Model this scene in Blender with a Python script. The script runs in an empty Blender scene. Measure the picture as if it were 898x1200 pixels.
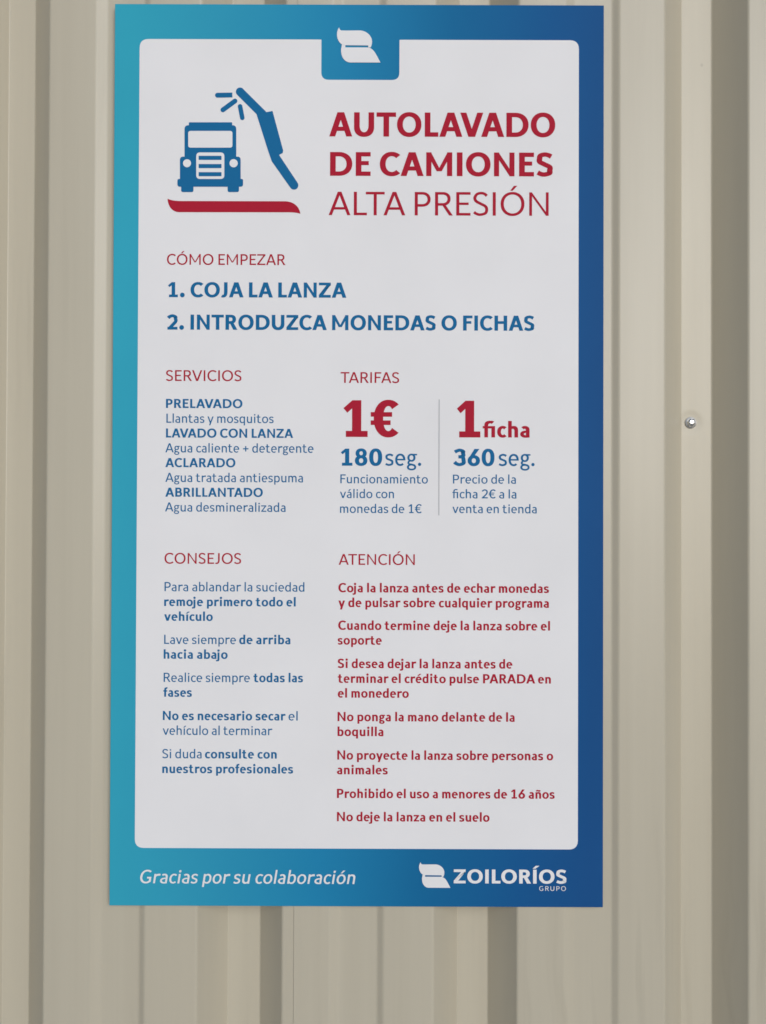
import bpy, bmesh, math, random
from mathutils import Vector

scene = bpy.context.scene
Z0 = 1.10                       # height of the sign's lower edge above the ground, metres

# ---------------------------------------------------------------- camera
cam_data = bpy.data.cameras.new('camera')
cam = bpy.data.objects.new('camera', cam_data)
scene.collection.objects.link(cam)
cam.location = (0.0279860948, -1.08303216, 0.403699928 + Z0)
cam.rotation_euler = (1.58177488, -0.00344039776, 0.000894151376)
cam_data.sensor_fit = 'VERTICAL'
cam_data.sensor_height = 24.0
cam_data.lens = 24.0
cam_data.clip_start = 0.01
cam_data.clip_end = 200.0
scene.camera = cam

# ---------------------------------------------------------------- light
SUN_EL, SUN_AZ = math.radians(13.0), math.radians(18.0)      # azimuth: degrees to the right of the wall's normal
sun_dir = Vector((math.sin(SUN_AZ) * math.cos(SUN_EL), -math.cos(SUN_AZ) * math.cos(SUN_EL), math.sin(SUN_EL)))
world = bpy.data.worlds.new('World')
scene.world = world
world.use_nodes = True
wn, wl = world.node_tree.nodes, world.node_tree.links
wn.clear()
w_out = wn.new('ShaderNodeOutputWorld')
w_bg = wn.new('ShaderNodeBackground')
w_sky = wn.new('ShaderNodeTexSky')
w_sky.sky_type = 'NISHITA'
w_sky.sun_disc = False
w_sky.sun_elevation = SUN_EL
w_sky.sun_rotation = math.pi - SUN_AZ
w_sky.air_density = 0.6
w_sky.dust_density = 0.4
w_sky.ozone_density = 1.5
w_bg.inputs['Strength'].default_value = 0.05
wl.new(w_sky.outputs[0], w_bg.inputs['Color'])
wl.new(w_bg.outputs[0], w_out.inputs['Surface'])

sun_data = bpy.data.lights.new('sun', 'SUN')
sun_data.energy = 1.5
sun_data.angle = math.radians(40.0)
sun_data.color = (1.0, 0.998, 0.996)
sun = bpy.data.objects.new('sun', sun_data)
scene.collection.objects.link(sun)
sun.location = (2.0, -3.0, 4.0)
sun.rotation_euler = sun_dir.to_track_quat('Z', 'Y').to_euler()

scene.view_settings.view_transform = 'Standard'
scene.view_settings.look = 'None'
scene.view_settings.gamma = 1.0
scene.view_settings.use_curve_mapping = False
scene.view_settings.exposure = 0.54
scene.cycles.filter_width = 1.6
scene.cycles.max_bounces = 6

# ---------------------------------------------------------------- materials
def lin(c):
    return tuple(((v / 255 + 0.055) / 1.055) ** 2.4 if v > 10 else v / 255 / 12.92 for v in c)

class Mat:
    def __init__(self, name, rough=0.5, spec=0.5, metal=0.0):
        self.m = bpy.data.materials.new(name)
        self.m.use_nodes = True
        self.n, self.l = self.m.node_tree.nodes, self.m.node_tree.links
        self.b = self.n['Principled BSDF']
        self.b.inputs['Roughness'].default_value = rough
        self.b.inputs['Specular IOR Level'].default_value = spec
        self.b.inputs['Metallic'].default_value = metal
    def node(self, kind, ins=None, **kw):
        nd = self.n.new(kind)
        for k, v in kw.items(): setattr(nd, k, v)
        for k, v in (ins or {}).items():
            if hasattr(v, 'is_output'): self.l.new(v, nd.inputs[k])
            else: nd.inputs[k].default_value = v
        return nd
    def coords(self, scale=(1, 1, 1)):
        t = self.node('ShaderNodeTexCoord')
        mp = self.node('ShaderNodeMapping', {'Vector': t.outputs['Object'], 'Scale': scale})
        return mp.outputs[0]
    def ramp(self, fac, stops, interp='LINEAR'):
        r = self.node('ShaderNodeValToRGB', {'Fac': fac})
        r.color_ramp.interpolation = interp
        e = r.color_ramp.elements
        while len(e) < len(stops): e.new(0.5)
        for i, (p, c) in enumerate(stops):
            e[i].position = p; e[i].color = (*c, 1) if len(c) == 3 else c
        return r.outputs[0]
    def mix(self, fac, a, b, mode='MIX'):
        nd = self.node('ShaderNodeMix', data_type='RGBA', blend_type=mode)
        for sock, v in ((nd.inputs[0], fac), (nd.inputs[6], a), (nd.inputs[7], b)):
            if hasattr(v, 'is_output'): self.l.new(v, sock)
            else: sock.default_value = v if not isinstance(v, tuple) else ((*v, 1) if len(v) == 3 else v)
        return nd.outputs[2]
    def math(self, op, a, b=0.0):
        nd = self.node('ShaderNodeMath', operation=op)
        for i, v in enumerate((a, b)):
            if hasattr(v, 'is_output'): self.l.new(v, nd.inputs[i])
            else: nd.inputs[i].default_value = v
        return nd.outputs[0]
    def noise(self, scale, detail=3.0, stretch=(1, 1, 1), rough=0.5):
        return self.node('ShaderNodeTexNoise', {'Vector': self.coords(stretch), 'Scale': scale, 'Detail': detail, 'Roughness': rough}).outputs[0]
    def set(self, key, v):
        if hasattr(v, 'is_output'): self.l.new(v, self.b.inputs[key])
        else: self.b.inputs[key].default_value = (*v, 1) if isinstance(v, tuple) and len(v) == 3 else v

def print_ink(name, colour, rough=0.55):
    """satin printed ink: a little uneven so it does not read as a flat fill"""
    k = Mat(name, rough, 0.06)
    n = k.noise(9.0, 4.0)
    v = k.ramp(n, [(0.3, (0.955, 0.955, 0.955)), (0.7, (1, 1, 1))])
    k.set('Base Color', k.mix(1.0, colour, v, 'MULTIPLY'))
    return k.m

RED = print_ink('red_ink', (0.42, 0.014, 0.036))
BLUE = print_ink('blue_ink', (0.010, 0.140, 0.325))
WHITE = print_ink('white_print', (0.812, 0.803, 0.812))
GREY = print_ink('grey_ink', (0.50, 0.50, 0.52))
INK = {'red': RED, 'blue': BLUE, 'white': WHITE}

def board_material():
    k = Mat('blue_gradient_print', 0.50, 0.05)
    t = k.node('ShaderNodeTexCoord')
    s = k.node('ShaderNodeSeparateXYZ', {'Vector': t.outputs['Object']})
    u = k.math('ADD', k.math('MULTIPLY', s.outputs[0], 1 / 0.52), 0.5)
    d = k.math('MULTIPLY', k.math('SUBTRACT', s.outputs[2], 0.4776), -0.07)     # the print's blend leans slightly
    f = k.math('ADD', u, d)
    col = k.ramp(f, [(0.00, BG[0]), (0.18, BG[1]), (0.45, BG[2]), (0.66, BG[3]), (0.86, BG[4]), (1.0, BG[5])])
    n = k.noise(6.0, 3.0)
    v = k.ramp(n, [(0.3, (0.94, 0.94, 0.94)), (0.7, (1, 1, 1))])
    k.set('Base Color', k.mix(1.0, col, v, 'MULTIPLY'))
    return k.m

BG = [(0.038, 0.385, 0.525), (0.034, 0.33, 0.50), (0.018, 0.235, 0.445), (0.010, 0.145, 0.33), (0.010, 0.100, 0.285), (0.012, 0.082, 0.250)]
BOARD = board_material()

def wall_material():
    k = Mat('cream_coated_steel', 0.42, 0.36)
    base = WALLC
    big = k.ramp(k.noise(2.2, 4.0, (1.0, 1, 0.35)), [(0.25, (0.94, 0.94, 0.93)), (0.75, (1.03, 1.02, 1.0))])
    c = k.mix(1.0, base, big, 'MULTIPLY')
    fine_v = k.ramp(k.noise(1.0, 5.0, (55, 1, 1.3), 0.6), [(0.30, (0.955, 0.95, 0.945)), (0.62, (1, 1, 1))])
    c = k.mix(1.0, c, fine_v, 'MULTIPLY')
    # faint run marks where water dried on the coating
    wob = k.noise(7.0, 2.0, (1, 1, 0.5))
    tc = k.node('ShaderNodeTexCoord')
    sep = k.node('ShaderNodeSeparateXYZ', {'Vector': tc.outputs['Object']})
    xx = k.math('ADD', k.math('MULTIPLY', sep.outputs[0], 60.0), k.math('MULTIPLY', wob, 3.0))
    comb = k.node('ShaderNodeCombineXYZ', {'X': xx, 'Y': 0.0, 'Z': k.math('MULTIPLY', sep.outputs[2], 2.2)})
    runs = k.node('ShaderNodeTexNoise', {'Vector': comb.outputs[0], 'Scale': 1.0, 'Detail': 3.0}).outputs[0]
    rm = k.ramp(runs, [(0.57, (0, 0, 0)), (0.68, (1, 1, 1))])
    low = k.ramp(k.noise(2.5, 2.0), [(0.45, (0, 0, 0)), (0.70, (0.24, 0.24, 0.24))])
    c = k.mix(k.math('MULTIPLY', rm, low), c, (0.30, 0.265, 0.20))
    # small specks of dirt
    vo = k.node('ShaderNodeTexVoronoi', {'Vector': k.coords((1, 1, 0.8)), 'Scale': 16.0, 'Randomness': 1.0})
    dot = k.ramp(vo.outputs['Distance'], [(0.016, (1, 1, 1)), (0.042, (0, 0, 0))])
    pick = k.node('ShaderNodeSeparateColor', {'Color': vo.outputs['Color']})
    pk = k.math('LESS_THAN', pick.outputs[0], 0.34)
    c = k.mix(k.math('MULTIPLY', k.math('MULTIPLY', dot, pk), 0.42), c, (0.14, 0.115, 0.08))
    k.set('Base Color', c)
    k.set('Roughness', k.node('ShaderNodeMapRange', {'Value': k.noise(12.0, 4.0, (1, 1, 0.3)), 'To Min': 0.26, 'To Max': 0.42}).outputs[0])
    # slight oil-canning of the thin sheet, fine coating texture and a dimple pulled in by the screw
    oil = k.noise(3.2, 2.0, (1, 1, 0.55))
    fine = k.noise(900.0, 2.0)
    dist = k.node('ShaderNodeVectorMath', {0: tc.outputs['Object'], 1: SCREW}, operation='DISTANCE').outputs['Value']
    dim = k.node('ShaderNodeMapRange', {'Value': dist, 'From Min': 0.005, 'From Max': 0.017, 'To Min': 0.0, 'To Max': 1.0}, interpolation_type='SMOOTHERSTEP').outputs[0]
    b1 = k.node('ShaderNodeBump', {'Height': oil, 'Strength': 0.6, 'Distance': 0.006})
    b2 = k.node('ShaderNodeBump', {'Height': fine, 'Strength': 0.08, 'Distance': 0.0003, 'Normal': b1.outputs[0]})
    b3 = k.node('ShaderNodeBump', {'Height': dim, 'Strength': 1.0, 'Distance': 0.0007, 'Normal': b2.outputs[0]})
    k.l.new(b3.outputs[0], k.b.inputs['Normal'])
    return k.m

WALLC = (0.515, 0.474, 0.380)
SCREW = (0.3643, 0.0375, 0.5152 + Z0)
WALL = wall_material()

ZINC = Mat('zinc_plated_steel', 0.24, 0.5, 1.0)
ZINC.set('Base Color', ZINC.ramp(ZINC.noise(400.0, 3.0), [(0.3, (0.68, 0.68, 0.67)), (0.7, (0.85, 0.85, 0.84))]))
ZINC = ZINC.m
GALV = Mat('dull_galvanised_steel', 0.42, 0.5, 1.0)
GALV.set('Base Color', GALV.ramp(GALV.noise(500.0, 4.0), [(0.3, (0.42, 0.42, 0.41)), (0.7, (0.58, 0.58, 0.57))]))
GALV = GALV.m
RUBBER = Mat('black_rubber', 0.7, 0.3)
RUBBER.set('Base Color', RUBBER.ramp(RUBBER.noise(300.0), [(0.3, (0.02, 0.02, 0.02)), (0.7, (0.04, 0.04, 0.04))]))
RUBBER = RUBBER.m

# ---------------------------------------------------------------- helpers
def link(name, mesh, mat=None, parent=None, loc=(0, 0, 0), smooth=False):
    o = bpy.data.objects.new(name, mesh)
    scene.collection.objects.link(o)
    if mat: mesh.materials.append(mat)
    if smooth:
        for p in mesh.polygons: p.use_smooth = True
    o.parent = parent
    o.location = loc
    return o

def thing(name, label, cat, loc):
    o = bpy.data.objects.new(name, None)
    o.empty_display_size = 0.05
    scene.collection.objects.link(o)
    o.location = loc
    o['label'] = label; o['category'] = cat
    return o

def bm_mesh(bm, name):
    me = bpy.data.meshes.new(name)
    bm.to_mesh(me); bm.free()
    return me

def arc_pts(cx, cz, r, a0, a1, n=8):
    return [(cx + r * math.cos(math.radians(a0 + (a1 - a0) * i / n)), cz + r * math.sin(math.radians(a0 + (a1 - a0) * i / n))) for i in range(n + 1)]

def round_poly(pts, radii, n=6):
    """polygon with rounded corners"""
    out = []
    N = len(pts)
    for i in range(N):
        r = radii[i] if isinstance(radii, (list, tuple)) else radii
        p, a, b = Vector(pts[i]), Vector(pts[i - 1]), Vector(pts[(i + 1) % N])
        if r <= 0: out.append(tuple(p)); continue
        da, db = (a - p), (b - p)
        la, lb = da.length, db.length
        da.normalize(); db.normalize()
        ang = da.angle(db)
        t = min(r / math.tan(ang / 2), la * 0.49, lb * 0.49)
        q0, q2 = p + da * t, p + db * t
        for j in range(n + 1):
            s = j / n
            out.append(tuple(q0 * (1 - s) ** 2 * 1 + p * 2 * s * (1 - s) + q2 * s ** 2))
    return out

def capsule(x0, z0, x1, z1, w, round0=True, round1=True):
    d = Vector((x1 - x0, z1 - z0)); a = math.degrees(math.atan2(d.y, d.x)); r = w / 2
    nx, nz = -math.sin(math.radians(a)) * r, math.cos(math.radians(a)) * r
    e1 = arc_pts(x1, z1, r, a - 90, a + 90) if round1 else [(x1 - nx, z1 - nz), (x1 + nx, z1 + nz)]
    e0 = arc_pts(x0, z0, r, a + 90, a + 270) if round0 else [(x0 + nx, z0 + nz), (x0 - nx, z0 - nz)]
    return e1 + e0

class Print:
    """flat printed shapes on the sign face, in millimetres; every shape a few microns above the last"""
    def __init__(self, layer):
        self.bm = bmesh.new(); self.layer = layer; self.k = 0
    def y(self):
        return -(self.layer + 0.012 * (self.k % 7)) / 1000
    def poly(self, pts):
        y = self.y(); self.k += 1
        vs = [self.bm.verts.new((p[0] / 1000, y, p[1] / 1000)) for p in pts]
        f = self.bm.faces.new(vs)
        f.normal_update()
        if f.normal.y > 0: f.normal_flip()
        if len(vs) > 4: bmesh.ops.triangulate(self.bm, faces=[f])
    def strip(self, A, B):
        y = self.y(); self.k += 1
        a = [self.bm.verts.new((p[0] / 1000, y, p[1] / 1000)) for p in A]
        b = [self.bm.verts.new((p[0] / 1000, y, p[1] / 1000)) for p in B]
        for i in range(len(a) - 1):
            f = self.bm.faces.new((a[i], a[i + 1], b[i + 1], b[i]))
            f.normal_update()
            if f.normal.y > 0: f.normal_flip()
    def build(self, name, mat, parent):
        return link(name, bm_mesh(self.bm, name), mat, parent)

# ---------------------------------------------------------------- lettering: humanist sans drawn stroke by stroke (1000 units to the em)
CAP, XH, ASC, DESC, OV = 716.0, 506.0, 738.0, -190.0, 10.0

def se(box, a, n):
    cx, cy = (box[0] + box[2]) / 2, (box[1] + box[3]) / 2
    rx, ry = (box[2] - box[0]) / 2, (box[3] - box[1]) / 2
    c, s = math.cos(math.radians(a)), math.sin(math.radians(a))
    return (cx + rx * math.copysign(abs(c) ** (2 / n), c), cy + ry * math.copysign(abs(s) ** (2 / n), s))

class Glyph:
    def __init__(self): self.items = []; self.adv = 0
    def P(self, *pts): self.items.append(('p', list(pts)))
    def R(self, x0, y0, x1, y1): self.P((x0, y0), (x1, y0), (x1, y1), (x0, y1))
    def A(self, ob, ib, a0=0, a1=360, n=2.25, m=None):
        k = max(6, int(abs(a1 - a0) / 9))
        an = [a0 + (a1 - a0) * i / k for i in range(k + 1)]
        self.items.append(('s', [se(ob, a, n) for a in an], [se(ib, a, m or n) for a in an]))
    def S(self, pts, v, h, mul=1.0, fine=7):
        """smooth stroke through pts, thick where it runs upright and thin where it runs flat"""
        P = [Vector(p) for p in pts]
        P = [P[0] * 2 - P[1]] + P + [P[-1] * 2 - P[-2]]
        c = []
        for i in range(1, len(P) - 2):
            for j in range(fine):
                t = j / fine
                c.append(0.5 * ((2 * P[i]) + (P[i + 1] - P[i - 1]) * t + (2 * P[i - 1] - 5 * P[i] + 4 * P[i + 1] - P[i + 2]) * t * t + (3 * P[i] - P[i - 1] - 3 * P[i + 1] + P[i + 2]) * t ** 3))
        c.append(P[-2])
        L, R = [], []
        for i, p in enumerate(c):
            d = (c[min(i + 1, len(c) - 1)] - c[max(i - 1, 0)]).normalized()
            w = math.sqrt((h * d.x) ** 2 + (v * d.y) ** 2) * mul / 2
            nn = Vector((-d.y, d.x)) * w
            L.append(tuple(p + nn)); R.append(tuple(p - nn))
        self.items.append(('s', L, R))
    def box(self):
        xs = [p[0] for it in self.items for part in it[1:] for p in part]
        return min(xs), max(xs)

def ins(b, v, h, vl=None, hb=None):
    return (b[0] + (v if vl is None else vl), b[1] + (h if hb is None else hb), b[2] - v, b[3] - h)

def acute(g, cx, y, v, h):
    g.P((cx - 0.55 * v - 20, y), (cx + 0.25 * v - 20, y), (cx + 1.05 * v + 45, y + 150), (cx + 0.05 * v + 35, y + 150))

def half_bowl(g, xs, x1, y0, y1, v, h, n=2.2):
    """right half of a bowl hung on the stem at xs"""
    ry = (y1 - y0) / 2
    xm = max(xs, x1 - ry * 1.12)
    g.R(xs, y1 - h, xm + 1, y1); g.R(xs, y0, xm + 1, y0 + h)
    ob = (2 * xm - x1, y0, x1, y1)
    ib = (2 * xm - x1 + v, y0 + h, x1 - v, y1 - h)
    g.A(ob, ib, -90, 90, n)

def glyph(ch, v, h):
    """v: upright stroke, h: flat stroke (both for capitals)"""
    g = Glyph()
    e = v - 88                                  # extra weight
    lv, lh = v * 0.93, h * 0.92                 # lower case is a little lighter
    sb, rb, db = 92 - 0.28 * e, 52 - 0.22 * e, 8.0      # side bearings: stem, round, diagonal
    L = Rr = sb
    acc = None
    base = {'Ó': 'O', 'Í': 'I', 'á': 'a', 'é': 'e', 'í': 'ı', 'ó': 'o', 'ñ': 'n', 'i': 'ı', 'j': 'ȷ'}.get(ch, ch)
    c = base
    if c == 'A':
        w = 650 + 0.5 * e; t = v * 1.07; a = t * 0.56; m = w / 2
        g.P((0, 0), (t * 0.98, 0), (m - a + t * 0.98, CAP), (m - a, CAP)); g.P((w - t * 0.98, 0), (w, 0), (m + a, CAP), (m + a - t * 0.98, CAP))
        y0 = 172 - 0.10 * e; y1 = y0 + h * 0.95
        f = lambda y: (m - a) * y / CAP + t * 0.5
        g.P((f(y0), y0), (w - f(y0), y0), (w - f(y1), y1), (f(y1), y1)); L = Rr = db
    elif c == 'V':
        w = 650 + 0.5 * e; t = v * 1.07; a = t * 0.56; m = w / 2
        g.P((0, CAP), (m - a, 0), (m - a + t, 0), (t, CAP)); g.P((w, CAP), (w - t, CAP), (m + a - t, 0), (m + a, 0)); L = Rr = db
    elif c == 'B':
        g.R(0, 0, v, CAP); half_bowl(g, v - 2, 455 + 0.5 * e, 372 - h / 2 - 2, CAP, v * 0.98, h); half_bowl(g, v - 2, 492 + 0.5 * e, 0, 372 + h / 2 - 6, v, h); Rr = rb
    elif c in 'CG€':
        W = 690 + 0.35 * e if c != '€' else 560 + 0.3 * e
        ob = (0, -OV, W, CAP + OV); ib = ins(ob, v * 1.02, h)
        if c == 'G':
            g.A(ob, ib, 50, 318, 2.15); x = se(ob, 318, 2.15)[0]
            g.R(x - v, 70, x, 345); g.R(x - v - 120, 345 - h, x - v + 1, 345); Rr = sb * 0.8
        else:
            g.A(ob, ib, 47, 313, 2.15); Rr = rb * 0.35
        L = rb
        if c == '€':
            hb = h * 0.72; ym = CAP / 2; gap = 36
            for it in range(len(g.items)):
                g.items[it] = ('s', [(x + 60, y) for x, y in g.items[it][1]], [(x + 60, y) for x, y in g.items[it][2]])
            g.R(0, ym + gap, 430, ym + gap + hb); g.R(0, ym - gap - hb, 400, ym - gap); L = 12; Rr = 20
    elif c == 'D':
        g.R(0, 0, v, CAP); 
        W = 635 + 0.4 * e; xm = 270.0
        g.R(v - 2, CAP - h, xm + 1, CAP); g.R(v - 2, 0, xm + 1, h)
        g.A((2 * xm - W, 0, W, CAP), (2 * xm - W + v, h, W - v * 1.02, CAP - h), -90, 90, 2.15); Rr = rb
    elif c == 'E' or c == 'F':
        W = 425 + 0.25 * e
        g.R(0, 0, v, CAP); g.R(v - 1, CAP - h, W, CAP); ym = 322 if c == 'F' else 320
        g.R(v - 1, ym + 4, W - 55, ym + 4 + h * 0.94)
        if c == 'E': g.R(v - 1, 0, W, h)
        Rr = 42 if c == 'E' else 26
    elif c == 'H':
        W = 575 + 0.4 * e; g.R(0, 0, v, CAP); g.R(W - v, 0, W, CAP); g.R(v - 1, 322, W - v + 1, 322 + h)
    elif c == 'I': g.R(0, 0, v, CAP)
    elif c == 'J':
        W = 300 + 0.35 * e; g.R(W - v, 250, W, CAP)
        ob = (-W * 0.28, -OV, W, 510); g.A(ob, ins(ob, v, h), 0, -118, 2.2); L = 22; Rr = sb
    elif c == 'L':
        W = 392 + 0.2 * e; g.R(0, 0, v, CAP); g.R(v - 1, 0, W, h); Rr = 22
    elif c == 'M':
        W = 735 + 0.55 * e; s = v * 0.92; t = v * 1.05; m = W / 2; yv = 170 - 0.3 * e
        g.R(0, 0, s, CAP); g.R(W - s, 0, W, CAP)
        g.P((0, CAP), (t * 0.80, CAP), (m + t * 0.30, yv), (m - t * 0.42, yv)); g.P((W, CAP), (m + t * 0.42, yv), (m - t * 0.30, yv), (W - t * 0.80, CAP))
    elif c == 'N':
        W = 578 + 0.45 * e; s = v * 0.90; t = v * 1.15
        g.R(0, 0, s, CAP); g.R(W - s, 0, W, CAP); g.P((0, CAP), (t * 0.72, CAP), (W, 0), (W - t * 0.72, 0))
    elif c == 'O':
        W = 712 + 0.30 * e; ob = (0, -OV, W, CAP + OV); g.A(ob, ins(ob, v * 1.03, h), n=2.12); L = Rr = rb; acc = (W / 2, CAP + 48)
    elif c == 'P':
        g.R(0, 0, v, CAP); half_bowl(g, v - 2, 472 + 0.5 * e, 268 - 0.18 * e, CAP, v, h); Rr = rb * 0.8
    elif c == 'R':
        g.R(0, 0, v, CAP); half_bowl(g, v - 2, 462 + 0.5 * e, 300 - 0.18 * e, CAP, v, h)
        t = v * 1.18; x0 = 225 + 0.1 * e; W = 530 + 0.5 * e
        g.P((x0 - 0.1 * t, 318), (x0 + t * 0.75, 330), (W, 0), (W - t, 0)); Rr = 10
    elif c == 'S':
        W = 450 + 0.35 * e; a, b = v / 2, h / 2; T = CAP + OV - b; B = -OV + b
        g.S([(W - 42, 604 - 0.1 * e), (W * 0.75, T - 22), (W * 0.50, T), (W * 0.24, T - 38), (a + 4, 540), (W * 0.20, 440), (W * 0.50, 362), (W * 0.82, 280), (W - a, 175), (W * 0.80, B + 42), (W * 0.46, B), (W * 0.20, B + 30), (26 + 0.1 * e, 106 + 0.15 * e)], v * 0.97, h); L = 36; Rr = 42
    elif c == 'T':
        W = 562 + 0.3 * e; m = W / 2; g.R(0, CAP - h, W, CAP); g.R(m - v / 2, 0, m + v / 2, CAP - h + 1); L = Rr = 16
    elif c == 'U':
        W = 572 + 0.4 * e; r = W / 2
        g.R(0, 270, v, CAP); g.R(W - v, 270, W, CAP); ob = (0, -OV, W, 560 - 10); g.A(ob, (v, -OV + h * 1.05, W - v, 540), 180, 360, 2.2); Rr = L = sb * 0.92
    elif c == 'Z':
        W = 540 + 0.3 * e; t = v * 1.25
        g.R(0, CAP - h, W, CAP); g.R(0, 0, W, h); g.P((0, h * 0.6), (t * 0.3, h * 0.6), (t, h - 1), (W, CAP - h * 0.7), (W, CAP - h + 1), (W - t, CAP - h + 1), (0, h)); L = Rr = 34
    elif c == 'ﬁ':                                  # joined f and i, the hook reaching over the stem
        x = 70.0; xi = 330 + 0.55 * e; W = xi + lv * 0.9
        g.R(x, 0, x + lv, 580); g.R(xi, 0, xi + lv, XH)
        ob = (x, 370, x + (W - x) * 1.15, ASC + 8); g.A(ob, (x + lv, 370, ob[2] - lv, ASC + 8 - lh * 1.02), 180, 52, 2.3)
        g.R(0, XH - lh * 0.88, xi + 1, XH); L = 14; Rr = sb * 0.86
    # ---- figures
    elif c == '1':
        x = 255.0
        g.R(x - v / 2, 0, x + v / 2, CAP); g.R(x - v / 2 - 125, 0, x + v / 2 + 125 + 0.05 * e, h * 0.95)
        d = v * 0.42
        g.P((x + v / 2 - 4, CAP), (x - v / 2 + 15 - 0.1 * e, CAP), (x - v / 2 - 175, CAP - 155), (x - v / 2 - 175 + d, CAP - 155 - d * 1.15), (x - v / 2 + 2, CAP - 115 - 0.55 * d)); L = 50; Rr = 50
        g.adv = 580
    elif c == '2':
        W = 455 + 0.3 * e; T = CAP + OV - h / 2
        g.S([(38, 560 - 0.1 * e), (W * 0.20, T - 48), (W * 0.50, T), (W * 0.80, T - 55), (W - v / 2 - 8, 530), (W * 0.82, 390), (W * 0.50, 215), (v * 0.45, 40)], v, h * 1.08); g.R(0, 0, W, h); g.adv = 580
    elif c == '3':
        W = 460 + 0.3 * e; T = CAP + OV - h / 2; B = -OV + h / 2
        g.S([(36, 580), (W * 0.22, T - 38), (W * 0.50, T), (W * 0.78, T - 52), (W - v / 2 - 28, 545), (W * 0.78, 415), (W * 0.38, 380)], v, h)
        g.S([(W * 0.38, 380), (W * 0.74, 360), (W - v / 2, 215), (W * 0.80, B + 55), (W * 0.47, B), (W * 0.18, B + 48), (24, 165)], v, h); g.adv = 580
    elif c == '6':
        W = 492 + 0.25 * e; ob = (0, -OV, W, 455); g.A(ob, ins(ob, v, h), n=2.1)
        t = v * 1.1
        g.P((10, 270), (330 - t * 0.25, CAP), (330 + t * 0.85, CAP), (v * 0.85 + 70, 330), (v * 0.8, 230)); g.adv = 580
    elif c == '8':
        W = 490 + 0.25 * e; ob = (0, -OV, W, 392 + h * 0.35); g.A(ob, ins(ob, v, h * 0.95), n=2.15)
        ob = (28, 392 - h * 0.55, W - 28, CAP + OV); g.A(ob, ins(ob, v * 0.93, h * 0.92), n=2.15); g.adv = 580
    elif c == '0':
        W = 515 + 0.2 * e; ob = (0, -OV, W, CAP + OV); g.A(ob, ins(ob, v, h), n=2.3); g.adv = 580
    elif c == '.':
        r = v * 0.66; g.A((0, -8, 2 * r, 2 * r - 8), (r - 1, r - 9, r + 1, r - 7), n=2.0); L = Rr = 42
    elif c == '+':
        W = 430; g.R(0, 300 - h / 2, W, 300 + h / 2); g.R(W / 2 - h / 2, 85, W / 2 + h / 2, 515); L = Rr = 60
    # ---- lower case
    elif c in 'bdpq':
        W = 432 + 0.36 * e; right = c in 'dq'
        ob = (0, -OV, W, XH + OV) if right else (0, -OV, W, XH + OV)
        y0, y1 = (DESC, XH) if c in 'pq' else (0, ASC)
        if right:
            ob = (0, -OV, W - lv * 0.25, XH + OV); g.A(ob, (lv, -OV + lh, W - lv * 0.80, XH + OV - lh), n=2.25); g.R(W - lv, y0, W, y1); L = rb * 0.86; Rr = sb * 0.85
        else:
            ob = (lv * 0.25, -OV, W, XH + OV); g.A(ob, (lv * 0.80, -OV + lh, W - lv, XH + OV - lh), n=2.25); g.R(0, y0, lv, y1); L = sb * 0.85; Rr = rb * 0.86
    elif c == 'a':
        W = 378 + 0.34 * e; ym = 330.0
        g.R(W - lv, 0, W, ym)
        ob = (W - 2 * (W * 0.52), 140, W, XH + OV); ob = (0.02 * W, 150, W, XH + OV)
        g.A(ob, (0.02 * W + lv * 0.9, 150, W - lv, XH + OV - lh), 0, 138, 2.25)
        bo = (0, -OV, W + 90, 302 + 0.08 * e)
        g.A(bo, (lv * 0.98, -OV + lh * 0.86, W + 90, 302 + 0.08 * e - lh * 0.78), 90 - 18, 270 + 28, 2.2); L = rb * 0.85; Rr = sb * 0.8
    elif c == 'c':
        W = 455 + 0.3 * e; ob = (0, -OV, W, XH + OV); g.A(ob, ins(ob, lv * 1.02, lh), 47, 314, 2.15); L = rb * 0.9; Rr = 0
    elif c == 'e':
        W = 440 + 0.3 * e; ob = (0, -OV, W, XH + OV); g.A(ob, ins(ob, lv * 0.98, lh), 0, 312, 2.15)
        g.R(lv * 0.8, 228, W, 228 + lh * 0.82); L = Rr = rb * 0.85; acc = (W / 2, XH + 62)
    elif c == 'f':
        x = 70.0; g.R(x, 0, x + lv, 600); W = 300 + 0.25 * e
        ob = (x, 400, x + 2 * (W - x) * 0.92, ASC + 8); g.A(ob, (x + lv, 400, ob[2] - lv, ASC + 8 - lh * 1.02), 180, 84, 2.3)
        g.R(0, XH - lh * 0.88, W - 12, XH); L = 14; Rr = 4
    elif c == 'g':
        W = 395 + 0.3 * e; k = 0.88
        ob = (18, 172, 368 + 0.3 * e, XH + OV); g.A(ob, ins(ob, lv * 0.95, lh * k), n=2.1)
        g.P((255, XH + OV - lh * 1.0), (W + 42, XH - lh * 0.72), (W + 42, XH), (230, XH + OV - 4))
        g.S([(96 + 0.1 * e, 196), (58 + 0.2 * e, 128), (96 + 0.15 * e, 74), (215, 50), (345 + 0.2 * e, 12)], lv * 0.85, lh * 0.95)
        ob = (0, DESC - 8, W + 5, 78 + 0.1 * e); g.A(ob, ins(ob, lv * 0.88, lh * 0.85), n=2.15); L = 30; Rr = 0
    elif c in 'nhmuñ':
        W = 402 + 0.36 * e; r = lv * 0.38
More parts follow.
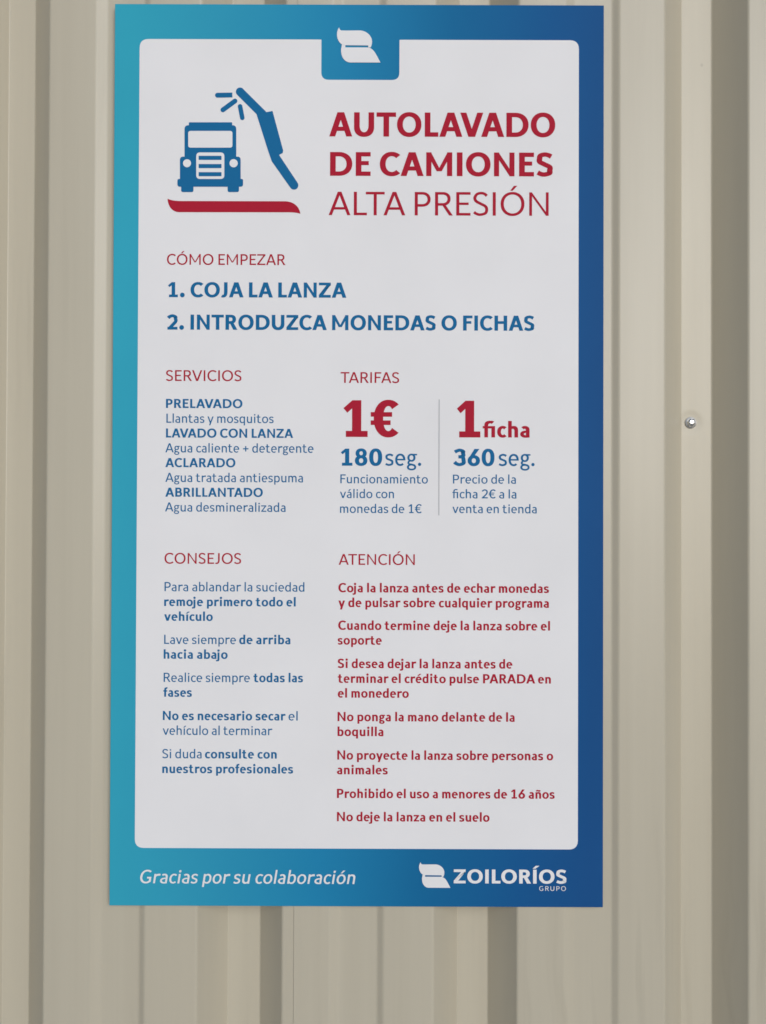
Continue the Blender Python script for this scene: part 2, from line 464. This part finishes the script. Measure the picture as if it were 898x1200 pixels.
        if c == 'u':
            g.R(W - lv, 0, W, XH); g.R(0, 200, lv, XH)
            ob = (0, -OV, W - r, 400); g.A(ob, (lv, -OV + lh * 1.05, W - lv * 0.82, 390), 180, 345, 2.25); L = Rr = sb * 0.86
        else:
            g.R(0, 0, lv, ASC if c == 'h' else XH)
            n = 2 if c == 'm' else 1
            if n == 2: W = 372 + 0.34 * e
            for i in range(n):
                o = i * (W - lv)
                g.R(o + W - lv, 0, o + W, 330)
                ob = (o + r, 130, o + W, XH + OV); g.A(ob, (o + lv * 0.82, 140, o + W - lv, XH + OV - lh * 1.08), 0, 165, 2.3)
            L = Rr = sb * 0.86; acc = (W / 2, XH + 75)
    elif c in 'lıȷ':
        if c == 'l': g.R(0, 0, lv, ASC)
        elif c == 'ı': g.R(0, 0, lv, XH)
        else:
            g.R(0, -60, lv, XH); g.S([(lv / 2, -40), (lv * 0.36, -118), (-lv * 0.25, DESC + lh * 0.5), (-lv * 0.75, DESC + lh * 0.42)], lv, lh)
        if ch in 'ij':
            r = lv * 0.62; m = lv / 2; g.A((m - r, 650 - r, m + r, 650 + r), (m - 1, 649, m + 1, 651), n=2.0)
        acc = (lv / 2, XH + 62)
        L = Rr = sb * 0.86
        if c == 'ȷ': L = sb * 0.2
    elif c == 'o':
        W = 478 + 0.26 * e; ob = (0, -OV, W, XH + OV); g.A(ob, ins(ob, lv, lh), n=2.12); L = Rr = rb * 0.85; acc = (W / 2, XH + 62)
    elif c == 'r':
        g.R(0, 0, lv, XH); ob = (lv * 0.40, 130, 500 + 0.2 * e, XH + OV); g.A(ob, (lv * 0.82, 130, 480, XH + OV - lh * 1.25), 90 - 12, 165, 2.3); L = sb * 0.86; Rr = 2
    elif c == 's':
        W = 352 + 0.32 * e; a, b = lv / 2, lh / 2; T = XH + OV - b; B = -OV + b
        g.S([(W - 34, 420), (W * 0.74, T - 14), (W * 0.50, T), (W * 0.22, T - 34), (a, 378), (W * 0.22, 300), (W * 0.50, 256), (W * 0.80, 205), (W - a, 130), (W * 0.78, B + 32), (W * 0.45, B), (W * 0.20, B + 20), (16, 74 + 0.1 * e)], lv * 0.96, lh); L = 32; Rr = 36
    elif c == 't':
        x = 78.0; g.R(x, 120, x + lv, 660); g.R(0, XH - lh * 0.88, 300 + 0.15 * e, XH)
        ob = (x, -OV, x + 2 * 175 + lv * 0.6, 270); g.A(ob, (x + lv, -OV + lh, ob[2] - lv, 260), 180, 296, 2.3); L = 12; Rr = 14
    elif c in 'vy':
        W = 480 + 0.42 * e; t = lv * 1.05; a = t * 0.54; m = W / 2
        g.P((0, XH), (m - a, 0), (m - a + t, 0), (t, XH))
        if c == 'v': g.P((W, XH), (W - t, XH), (m + a - t, 0), (m + a, 0))
        else:
            s = (W - m - a) / XH; d = -DESC
            g.P((W, XH), (W - t, XH), (m + a - t - s * d, -d), (m + a - s * d, -d))
        L = Rr = 10
    elif c == 'z':
        W = 392 + 0.3 * e; t = lv * 1.25
        g.R(0, XH - lh, W, XH); g.R(0, 0, W, lh); g.P((0, lh * 0.6), (t, lh - 1), (W, XH - lh * 0.6), (W - t, XH - lh + 1)); L = Rr = 30
    elif c == ' ':
        g.adv = 200; return g
    if acc and ch in 'ÓÍáéíó': acute(g, acc[0], acc[1], v, h)
    if ch == 'Í': acute(g, v / 2, CAP + 48, v, h)
    if ch == 'á': acute(g, 190 + 0.17 * e, XH + 62, v, h)
    if ch == 'ñ':
        m, y = acc; g.S([(m - 150, y), (m - 90, y + 52), (m, y + 36), (m + 85, y + 20), (m + 150, y + 72)], lh * 0.95, lh * 0.95)
    x0, x1 = g.box()
    if base == 'ȷ': x0 = 0.0
    if ch in 'Íí': x0, x1 = 0.0, (v if ch == 'Í' else lv)
    if g.adv:                                       # figures share one width
        dx = (g.adv + 0.12 * e - (x1 - x0)) / 2 - x0; adv = g.adv + 0.12 * e
    else:
        dx = L - x0; adv = L + (x1 - x0) + Rr
    g.items = [(it[0],) + tuple([(x + dx, y) for x, y in part] for part in it[1:]) for it in g.items]
    g.adv = adv
    return g

KERN = {}
for a_, b_, k_ in (('A', 'V', -75), ('V', 'A', -75), ('L', 'T', -75), ('T', 'A', -60), ('A', 'T', -60), ('L', 'A', 5), ('A', 'U', -14), ('U', 'T', -4), ('T', 'O', -18), ('L', 'O', -28),
                   ('P', 'A', -50), ('F', 'A', -40), ('F', 'u', -14), ('P', 'a', -14), ('A', 'C', -18), ('C', 'A', -8), ('A', 'O', -18), ('O', 'J', -6), ('J', 'A', -10), ('R', 'V', -16), ('A', 'D', -6),
                   ('f', 'ı', -14), ('r', 'a', -8), ('r', 'o', -8), ('v', 'a', -6), ('f', 'a', -8), ('Z', 'C', -12), ('Z', 'A', 6), ('L', 'a', 0), ('L', 'L', 0), ('O', 'A', -18), ('A', ' ', -20), (' ', 'A', -20)):
    KERN[(a_, b_)] = k_

# style: (v, h, shear, natural extra tracking)
STYLE = {'T': (92, 78, 0, 0), 'R': (106, 89, 0, 0), 'B': (158, 122, 0, 0), 'K': (170, 130, 0, 0), 'X': (186, 124, 0, 0), 'I': (112, 90, 0.16, 0), 'W': (168, 136, 0, 0), 'G': (98, 84, 0, 120)}
CACHE = {}

def set_line(pr, text, style, x0, x1, z, cap):
    """one line of lettering from x0 to x1 (ink edges) on the baseline z, capitals cap mm high"""
    v, h, shear, trk = STYLE[style]
    pen, placed = 0.0, []
    for i, ch in enumerate(text):
        if (ch, style) not in CACHE: CACHE[(ch, style)] = glyph(ch, v, h)
        g = CACHE[(ch, style)]
        if i: pen += KERN.get((text[i - 1], ch), 0) + trk
        placed.append((g, pen)); pen += g.adv
    s = cap / CAP
    ink = [(p + g.box()[0], p + g.box()[1]) for g, p in placed if g.items]
    i0, i1 = ink[0][0], max(b for a, b in ink)
    want = (x1 - x0) / s
    ratio = want / (i1 - i0)
    sx = min(1.10, max(0.92, ratio ** 0.85))         # part by width of the letters, the rest by spacing
    gaps = max(1, len(text) - 1)
    extra = (want - (i1 - i0) * sx) / gaps if len(text) > 1 else 0.0
    if len(text) == 1: sx = ratio
    for i, (g, p) in enumerate(placed):
        ox = x0 + ((p - i0) * sx + extra * i) * s
        f = lambda q: (ox + (q[0] * sx + shear * q[1]) * s, z + q[1] * s)
        pr.k = 0
        for it in g.items:
            if it[0] == 'p': pr.poly([f(q) for q in it[1]])
            else: pr.strip([f(q) for q in it[1]], [f(q) for q in it[2]])
    return sx, extra

DEBUG = False
TEXT = [
    ('title', 'AUTOLAVADO', 'K', 'red', -31.45, 208.41, 814.18, 25.76),
    ('title', 'DE CAMIONES', 'K', 'red', -30.47, 205.94, 772.25, 25.28),
    ('title', 'ALTA PRESIÓN', 'T', 'red', -31.75, 201.57, 730.34, 24.90),
    ('heading', 'CÓMO EMPEZAR', 'R', 'red', -202.98, -77.33, 677.04, 11.44),
    ('step', '1. COJA LA LANZA', 'K', 'blue', -201.78, -12.67, 642.57, 15.97),
    ('step', '2. INTRODUZCA MONEDAS O FICHAS', 'K', 'blue', -202.58, 186.58, 608.11, 15.95),
    ('heading', 'SERVICIOS', 'R', 'red', -203.35, -123.43, 553.67, 11.41),
    ('heading', 'TARIFAS', 'R', 'red', -18.37, 43.54, 552.20, 11.41),
    ('heading', 'CONSEJOS', 'R', 'red', -203.77, -122.83, 360.21, 11.36),
    ('heading', 'ATENCIÓN', 'R', 'red', -19.70, 60.77, 359.68, 11.36),
    ('service', 'PRELAVADO', 'B', 'blue', -203.18, -122.20, 524.98, 9.59),
    ('service', 'Llantas y mosquitos', 'R', 'blue', -202.64, -89.14, 509.31, 9.59),
    ('service', 'LAVADO CON LANZA', 'B', 'blue', -203.00, -68.38, 493.64, 9.59),
    ('service', 'Agua caliente + detergente', 'R', 'blue', -203.55, -46.72, 477.98, 9.58),
    ('service', 'ACLARADO', 'B', 'blue', -203.46, -129.30, 462.33, 9.58),
    ('service', 'Agua tratada antiespuma', 'R', 'blue', -203.37, -57.79, 446.68, 9.58),
    ('service', 'ABRILLANTADO', 'B', 'blue', -203.27, -100.15, 431.04, 9.57),
    ('service', 'Agua desmineralizada', 'R', 'blue', -203.55, -76.07, 415.40, 9.57),
    ('price', '1', 'X', 'red', -15.26, 10.48, 494.94, 38.89),
    ('price', '€', 'X', 'red', 13.65, 43.18, 495.04, 38.89),
    ('price', '1', 'X', 'red', 104.79, 129.71, 494.81, 38.89),
    ('price', 'ﬁcha', 'K', 'red', 132.24, 181.91, 494.90, 17.00),
    ('seconds', '180', 'K', 'blue', -17.85, 25.95, 464.48, 18.07),
    ('seconds', 'seg.', 'R', 'blue', 29.20, 67.21, 464.64, 17.71),
    ('seconds', '360', 'K', 'blue', 101.07, 144.77, 464.61, 18.07),
    ('seconds', 'seg.', 'R', 'blue', 149.20, 187.12, 464.77, 17.71),
    ('terms', 'Funcionamiento', 'R', 'blue', -18.23, 74.31, 445.86, 9.39),
    ('terms', 'válido con', 'R', 'blue', -18.53, 38.52, 430.24, 9.39),
    ('terms', 'monedas de 1€', 'R', 'blue', -18.47, 67.91, 414.53, 9.39),
    ('terms', 'Precio de la', 'R', 'blue', 100.85, 167.38, 446.00, 9.39),
    ('terms', 'ﬁcha 2€ a la', 'R', 'blue', 100.35, 167.96, 430.38, 9.39),
    ('terms', 'venta en tienda', 'R', 'blue', 100.40, 189.46, 414.76, 9.39),
    ('advice', 'Para ablandar la suciedad', 'R', 'blue', -203.60, -55.76, 331.18, 9.64),
    ('advice', 'remoje primero todo el', 'B', 'blue', -203.87, -64.89, 315.50, 9.64),
    ('advice', 'vehículo', 'B', 'blue', -203.78, -152.38, 299.92, 9.64),
    ('advice', 'Lave siempre', 'R', 'blue', -203.64, -127.82, 275.51, 9.63),
    ('advice', 'de arriba', 'B', 'blue', -124.39, -70.30, 275.61, 9.63),
    ('advice', 'hacia abajo', 'B', 'blue', -204.09, -136.48, 259.94, 9.63),
    ('advice', 'Realice siempre', 'R', 'blue', -203.95, -112.93, 235.47, 9.63),
    ('advice', 'todas las', 'B', 'blue', -109.14, -56.88, 235.54, 9.62),
    ('advice', 'fases', 'B', 'blue', -204.22, -174.12, 219.82, 9.62),
    ('advice', 'No es necesario secar', 'B', 'blue', -204.62, -75.17, 195.27, 9.62),
    ('advice', 'el', 'R', 'blue', -71.93, -62.29, 195.30, 9.62),
    ('advice', 'vehículo al terminar', 'R', 'blue', -204.62, -89.06, 179.72, 9.61),
    ('advice', 'Si duda', 'R', 'blue', -204.92, -163.41, 155.11, 9.61),
    ('advice', 'consulte con', 'B', 'blue', -159.90, -84.17, 155.09, 9.61),
    ('advice', 'nuestros profesionales', 'B', 'blue', -204.83, -66.91, 139.49, 9.61),
    ('warning', 'Coja la lanza antes de echar monedas', 'B', 'red', -19.86, 202.50, 330.65, 9.73),
    ('warning', 'y de pulsar sobre cualquier programa', 'B', 'red', -19.80, 202.53, 315.06, 9.73),
    ('warning', 'Cuando termine deje la lanza sobre el', 'B', 'red', -19.88, 203.74, 291.02, 9.73),
    ('warning', 'soporte', 'B', 'red', -20.27, 26.15, 275.44, 9.72),
    ('warning', 'Si desea dejar la lanza antes de', 'B', 'red', -20.17, 164.08, 250.79, 9.72),
    ('warning', 'terminar el crédito pulse PARADA en', 'B', 'red', -20.11, 204.74, 235.13, 9.71),
    ('warning', 'el monedero', 'B', 'red', -20.05, 54.89, 219.58, 9.71),
    ('warning', 'No ponga la mano delante de la', 'B', 'red', -20.22, 166.63, 194.77, 9.71),
    ('warning', 'boquilla', 'B', 'red', -20.16, 28.28, 179.13, 9.70),
    ('warning', 'No proyecte la lanza sobre personas o', 'B', 'red', -20.34, 207.30, 154.35, 9.70),
    ('warning', 'animales', 'B', 'red', -20.64, 32.92, 138.90, 9.70),
    ('warning', 'Prohibido el uso a menores de 16 años', 'B', 'red', -20.54, 208.89, 113.96, 9.69),
    ('warning', 'No deje la lanza en el suelo', 'B', 'red', -20.44, 140.40, 89.56, 9.69),
    ('thanks', 'Gracias por su colaboración', 'I', 'white', -228.44, -1.93, 23.72, 13.97),
    ('wordmark', 'ZOILORÍOS', 'W', 'white', 102.80, 221.44, 24.87, 14.60),
    ('grupo', 'GRUPO', 'G', 'white', 192.78, 220.91, 17.33, 4.83),
]

# ---------------------------------------------------------------- the wall: two lapped trapezoid sheets
def wall_profile(x_from, x_to):
    """(x, depth) polyline in mm; depth 0 = crest, positive = away from the viewer"""
    P = [(-330.8, -168.6), (-78.2, 81.8), (170.3, 326.3), (414.9, 569.8)]
    per = 246.5
    crests = [(P[0][0] - per * k, P[0][1] - per * k) for k in range(7, 0, -1)] + P + [(P[-1][0] + per * k, P[-1][1] + per * k) for k in range(1, 7)]
    D, S = 37.0, 27.5
    pts = []
    for a, b in crests:
        pts += [(a - S, D, 1.6), (a, 0, 2.2), (a + 50, 0, 2.2), (a + 60.5, 4.0, 2.2), (a + 100.5, 4.0, 2.0), (a + 107, 0, 2.2), (b, 0, 2.6), (b + S, D, 1.0)]
    out = []
    for i in range(1, len(pts) - 1):
        p, a, b = Vector(pts[i][:2]), Vector(pts[i - 1][:2]), Vector(pts[i + 1][:2])
        da, db = (a - p), (b - p)
        t = min(pts[i][2], da.length * 0.45, db.length * 0.45)
        q0, q2 = p + da.normalized() * t, p + db.normalized() * t
        for j in range(6):
            s = j / 5
            out.append(q0 * (1 - s) ** 2 + p * 2 * s * (1 - s) + q2 * s ** 2)
    # cut to the sheet
    res = []
    for i, q in enumerate(out):
        if i:
            q_ = out[i - 1]
            for cut in (x_from, x_to):
                if q_.x < cut < q.x: res.append(q_.lerp(q, (cut - q_.x) / (q.x - q_.x)))
        if x_from <= q.x <= x_to: res.append(q)
    return res

# ---------------------------------------------------------------- paved ground in front of the wall (it bounces daylight up)
def ground_material():
    k = Mat('pale_concrete', 0.85, 0.3)
    a = k.ramp(k.noise(3.0, 6.0), [(0.3, (0.44, 0.42, 0.385)), (0.7, (0.54, 0.52, 0.48))])
    k.set('Base Color', a)
    return k.m
bm = bmesh.new()
bmesh.ops.create_grid(bm, x_segments=1, y_segments=1, size=40.0)
ground = link('ground', bm_mesh(bm, 'ground'), ground_material())
ground['kind'] = 'structure'

CREST = 3.0 + 1.8                # depth of the crests behind the sign's face, mm
WALL_H = 3.2
wall = thing('metal_wall', 'cream ribbed metal cladding wall with upright folds behind the blue bordered sign', 'wall', (0, CREST / 1000, 0))

def sheet(x_from, x_to, forward):
    bm = bmesh.new()
    zs = [0.0, WALL_H]
    rows = [[bm.verts.new((q.x / 1000, (q.y - forward) / 1000, z)) for q in wall_profile(x_from, x_to)] for z in zs]
    for r0, r1 in zip(rows, rows[1:]):
        for i in range(len(r0) - 1):
            bm.faces.new((r0[i], r0[i + 1], r1[i + 1], r1[i]))
    bmesh.ops.recalc_face_normals(bm, faces=bm.faces)
    for e in bm.edges:
        if e.is_boundary: e.smooth = False           # crisp cut edge
    o = link('cladding_sheet', bm_mesh(bm, 'cladding_sheet'), WALL, wall, (0, 0, 0), smooth=True)
    if o.data.polygons[0].normal.y > 0: o.data.flip_normals()
    m = o.modifiers.new('thickness', 'SOLIDIFY'); m.thickness = 0.0006; m.offset = -1
    return o
sheet(-1500.0, -48.0, 0.0)
sheet(-65.6, 1650.0, 1.3)

# ---------------------------------------------------------------- the screw in the right-hand valley
screw = thing('hex_screw', 'small shiny hex head screw in the groove right of the sign', 'screw', (0.3643, (CREST + 37.0 - 1.3) / 1000, 0.5152 + Z0))
def lathe(name, prof, mat, parent, seg=32, hexa=False):
    """prof: (radius, height towards the viewer) in mm"""
    bm = bmesh.new(); rings = []
    for r, y in prof:
        ring = []
        for i in range(seg):
            a = 2 * math.pi * i / seg
            rr = r
            if hexa:
                k = (math.degrees(a) + 10) % 60 - 30
                rr = r / math.cos(math.radians(k)) * 0.97 if r > 2.6 else r
            ring.append(bm.verts.new((rr * math.cos(a) / 1000, -y / 1000, rr * math.sin(a) / 1000)))
        rings.append(ring)
    for r0, r1 in zip(rings, rings[1:]):
        for i in range(seg):
            bm.faces.new((r0[i], r0[(i + 1) % seg], r1[(i + 1) % seg], r1[i]))
    bm.faces.new(rings[-1])
    bmesh.ops.recalc_face_normals(bm, faces=bm.faces)
    return link(name, bm_mesh(bm, name), mat, parent)
lathe('sealing_ring', [(5.3, -0.5), (5.9, 0.2), (5.8, 0.9), (5.3, 1.1)], RUBBER, screw)
lathe('washer', [(5.6, 0.9), (6.2, 1.2), (6.1, 1.5), (5.0, 1.9), (4.4, 2.1)], GALV, screw, 40)
hd = lathe('head', [(4.1, 2.0), (4.1, 3.9), (3.8, 4.4), (3.1, 4.8), (2.1, 5.1), (1.0, 5.25)], ZINC, screw, 48, True)
for p in hd.data.polygons: p.use_smooth = True
for c in screw.children: c.location = (0, 0, 0)

# ---------------------------------------------------------------- the sign
SW, SH, ST = 520.0, 955.16, 3.0
sign = thing('price_sign', 'tall white truck wash price sign with blue gradient border mounted on ribbed wall', 'sign', (0, 0, Z0))

bm = bmesh.new()
bmesh.ops.create_cube(bm, size=1.0)
for vtx in bm.verts:
    vtx.co = Vector((vtx.co.x * SW / 1000, (vtx.co.y + 0.5) * ST / 1000, (vtx.co.z + 0.5) * SH / 1000))
bmesh.ops.bevel(bm, geom=bm.edges[:], offset=0.00035, segments=2, affect='EDGES', profile=0.5)
link('board', bm_mesh(bm, 'board'), BOARD, sign)

pr = Print(0.25)
panel = [(-233.4, 917.6), (-40.2, 917.6), (-40.2, 874.6), (42.8, 874.6), (42.8, 917.6), (233.4, 917.6), (233.4, 60.7), (-233.4, 60.7)]
pr.poly(round_poly(panel, [9.5, 0.6, 8.0, 8.0, 0.6, 9.5, 9.5, 9.5]))
pr.build('white_panel', WHITE, sign)

NAME = {'title': 'title_line', 'heading': 'heading_line', 'step': 'step_line', 'service': 'service_line', 'price': 'price_figure', 'seconds': 'duration_figure',
        'terms': 'terms_line', 'advice': 'advice_line', 'warning': 'warning_line', 'thanks': 'thanks_line', 'wordmark': 'brand_lettering', 'grupo': 'small_lettering'}
for grp, text, style, colour, x0, x1, z, cap in TEXT:
    pr = Print(0.50)
    fitv = set_line(pr, text, style, x0, x1, z, cap)
    if DEBUG: print('LINE', text, style, 'sx %.3f extra %.1f' % fitv)
    pr.build(NAME[grp], INK[colour], sign)

pr = Print(0.50)
pr.poly([(85.5, 412.2), (86.6, 412.2), (86.6, 535.0), (85.5, 535.0)])
pr.build('divider_line', GREY, sign)

# pictograms, drawn on a fine grid of 0.1285 mm
def gm(x, y): return (-209.40 + x * 0.12848 + 0.00075 * y, 877.37 + 0.0004 * x - y * 0.12887)
def rrect(x0, y0, x1, y1, r): return [gm(*p) for p in round_poly([(x0, y0), (x1, y0), (x1, y1), (x0, y1)], r)]
def circ(x, y, r): return [gm(*p) for p in arc_pts(x, y, r, 0, 345, 23)]
def part(name, layer, mat, parent, *polys):
    p = Print(layer)
    for q in polys: p.poly(q)
    return p.build(name, mat, parent)

truck = part('truck_pictogram', 0.50, BLUE, sign,
             rrect(186, 402, 614, 690, [34, 34, 0, 0]), rrect(222, 378, 580, 450, 8), rrect(148, 662, 650, 872, [28, 28, 0, 0]),
             rrect(127, 846, 670, 911, [16, 16, 22, 22]), rrect(158, 896, 260, 955, [0, 0, 16, 16]), rrect(542, 896, 636, 955, [0, 0, 16, 16]))
part('windscreen', 0.62, WHITE, truck, rrect(217, 450, 582, 588, 20))
grille = part('grille', 0.62, WHITE, truck, rrect(283, 628, 515, 847, 32))
grille.data.materials.append(BLUE)
g2 = Print(0.74)
for y0, y1 in ((656, 690), (724, 758), (791, 825)): g2.poly(rrect(303, y0, 492, y1, 5))
bmx = bmesh.new(); bmx.from_mesh(grille.data)
tmp = bm_mesh(g2.bm, 'grille_bars'); n0 = len(bmx.faces); bmx.from_mesh(tmp); bmx.faces.ensure_lookup_table()
for f in bmx.faces[n0:]: f.material_index = 1
bmx.to_mesh(grille.data); bmx.free(); bpy.data.meshes.remove(tmp)
part('headlight', 0.62, WHITE, truck, circ(207, 717, 33))
part('headlight', 0.62, WHITE, truck, circ(592, 717, 34))

B = 423.6
cap0 = [(B + 222 + 35 * math.cos(math.radians(a)), 125 + 35 * math.sin(math.radians(a))) for a in range(138, 318, 15)]
cap1 = [(B + 667 + 36 * math.cos(math.radians(a)), 899 + 36 * math.sin(math.radians(a))) for a in range(-32, 152, 15)]
outline = cap0 + [(B + 440, 294), (B + 490, 284)] + [(B + 578, 612), (B + 574, 632), (B + 544, 648)] + cap1 + [(B + 484, 702), (B + 455, 620), (B + 357, 310)]
lance = part('lance_pictogram', 0.50, BLUE, sign, [gm(*p) for p in outline])
for x0, y0, x1, y1, w, r1 in ((458, 154, 582, 152, 40, False), (B + 80, 275, B + 180, 202, 40, True), (B + 222, 246, B + 240, 341, 38, True)):
    part('spray_jet', 0.50, BLUE, lance, [gm(*p) for p in capsule(x0, y0, x1, y1, w, True, r1)])

sw = []
def bez(p0, p1, p2, p3, n=10): return [tuple(Vector(p0) * (1 - t) ** 3 + Vector(p1) * 3 * t * (1 - t) ** 2 + Vector(p2) * 3 * t * t * (1 - t) + Vector(p3) * t ** 3) for t in [i / n for i in range(n)]]
sw += bez((45, 1010), (85, 1027), (120, 1029), (170, 1029)) + bez((B + 600, 1031), (B + 665, 1035), (B + 712, 1075), (B + 719, 1134)) + bez((B + 719, 1134), (B + 690, 1124), (B + 660, 1122), (B + 600, 1122)) + bez((140, 1121), (80, 1119), (50, 1070), (45, 1010))
part('red_ground_stroke', 0.50, RED, sign, [gm(*p) for p in sw])

# leaf emblem: traced on a 420 x 337 grid (200..620, 100..437)
upper = bez((226, 100), (229, 115), (234, 124), (244, 129)) + bez((244, 129), (300, 132), (370, 128), (432, 129)) + bez((432, 129), (495, 135), (541, 185), (541, 235)) + bez((541, 235), (541, 262), (534, 282), (524, 298)) + [(505, 292), (505, 273), (286, 271), (270, 266)] + bez((254, 264), (205, 235), (188, 150), (226, 100))
lower = [(286, 271), (286, 292), (505, 292)] + bez((505, 292), (560, 305), (575, 350), (622, 437)) + bez((622, 437), (520, 437), (420, 437), (330, 437)) + bez((330, 437), (262, 430), (238, 360), (247, 290)) + [(254, 264), (270, 267)]
def emblem(x0, z1, w, hgt):
    fn = lambda p: (x0 + (p[0] - 200) / 422 * w, z1 - (p[1] - 100) / 337 * hgt)
    part('leaf_emblem', 0.50, WHITE, sign, [fn(p) for p in upper], [fn(p) for p in lower])
emblem(-24.3, 930.5, 46.9, 37.4)
emblem(65.8, 46.9, 33.5, 26.8)
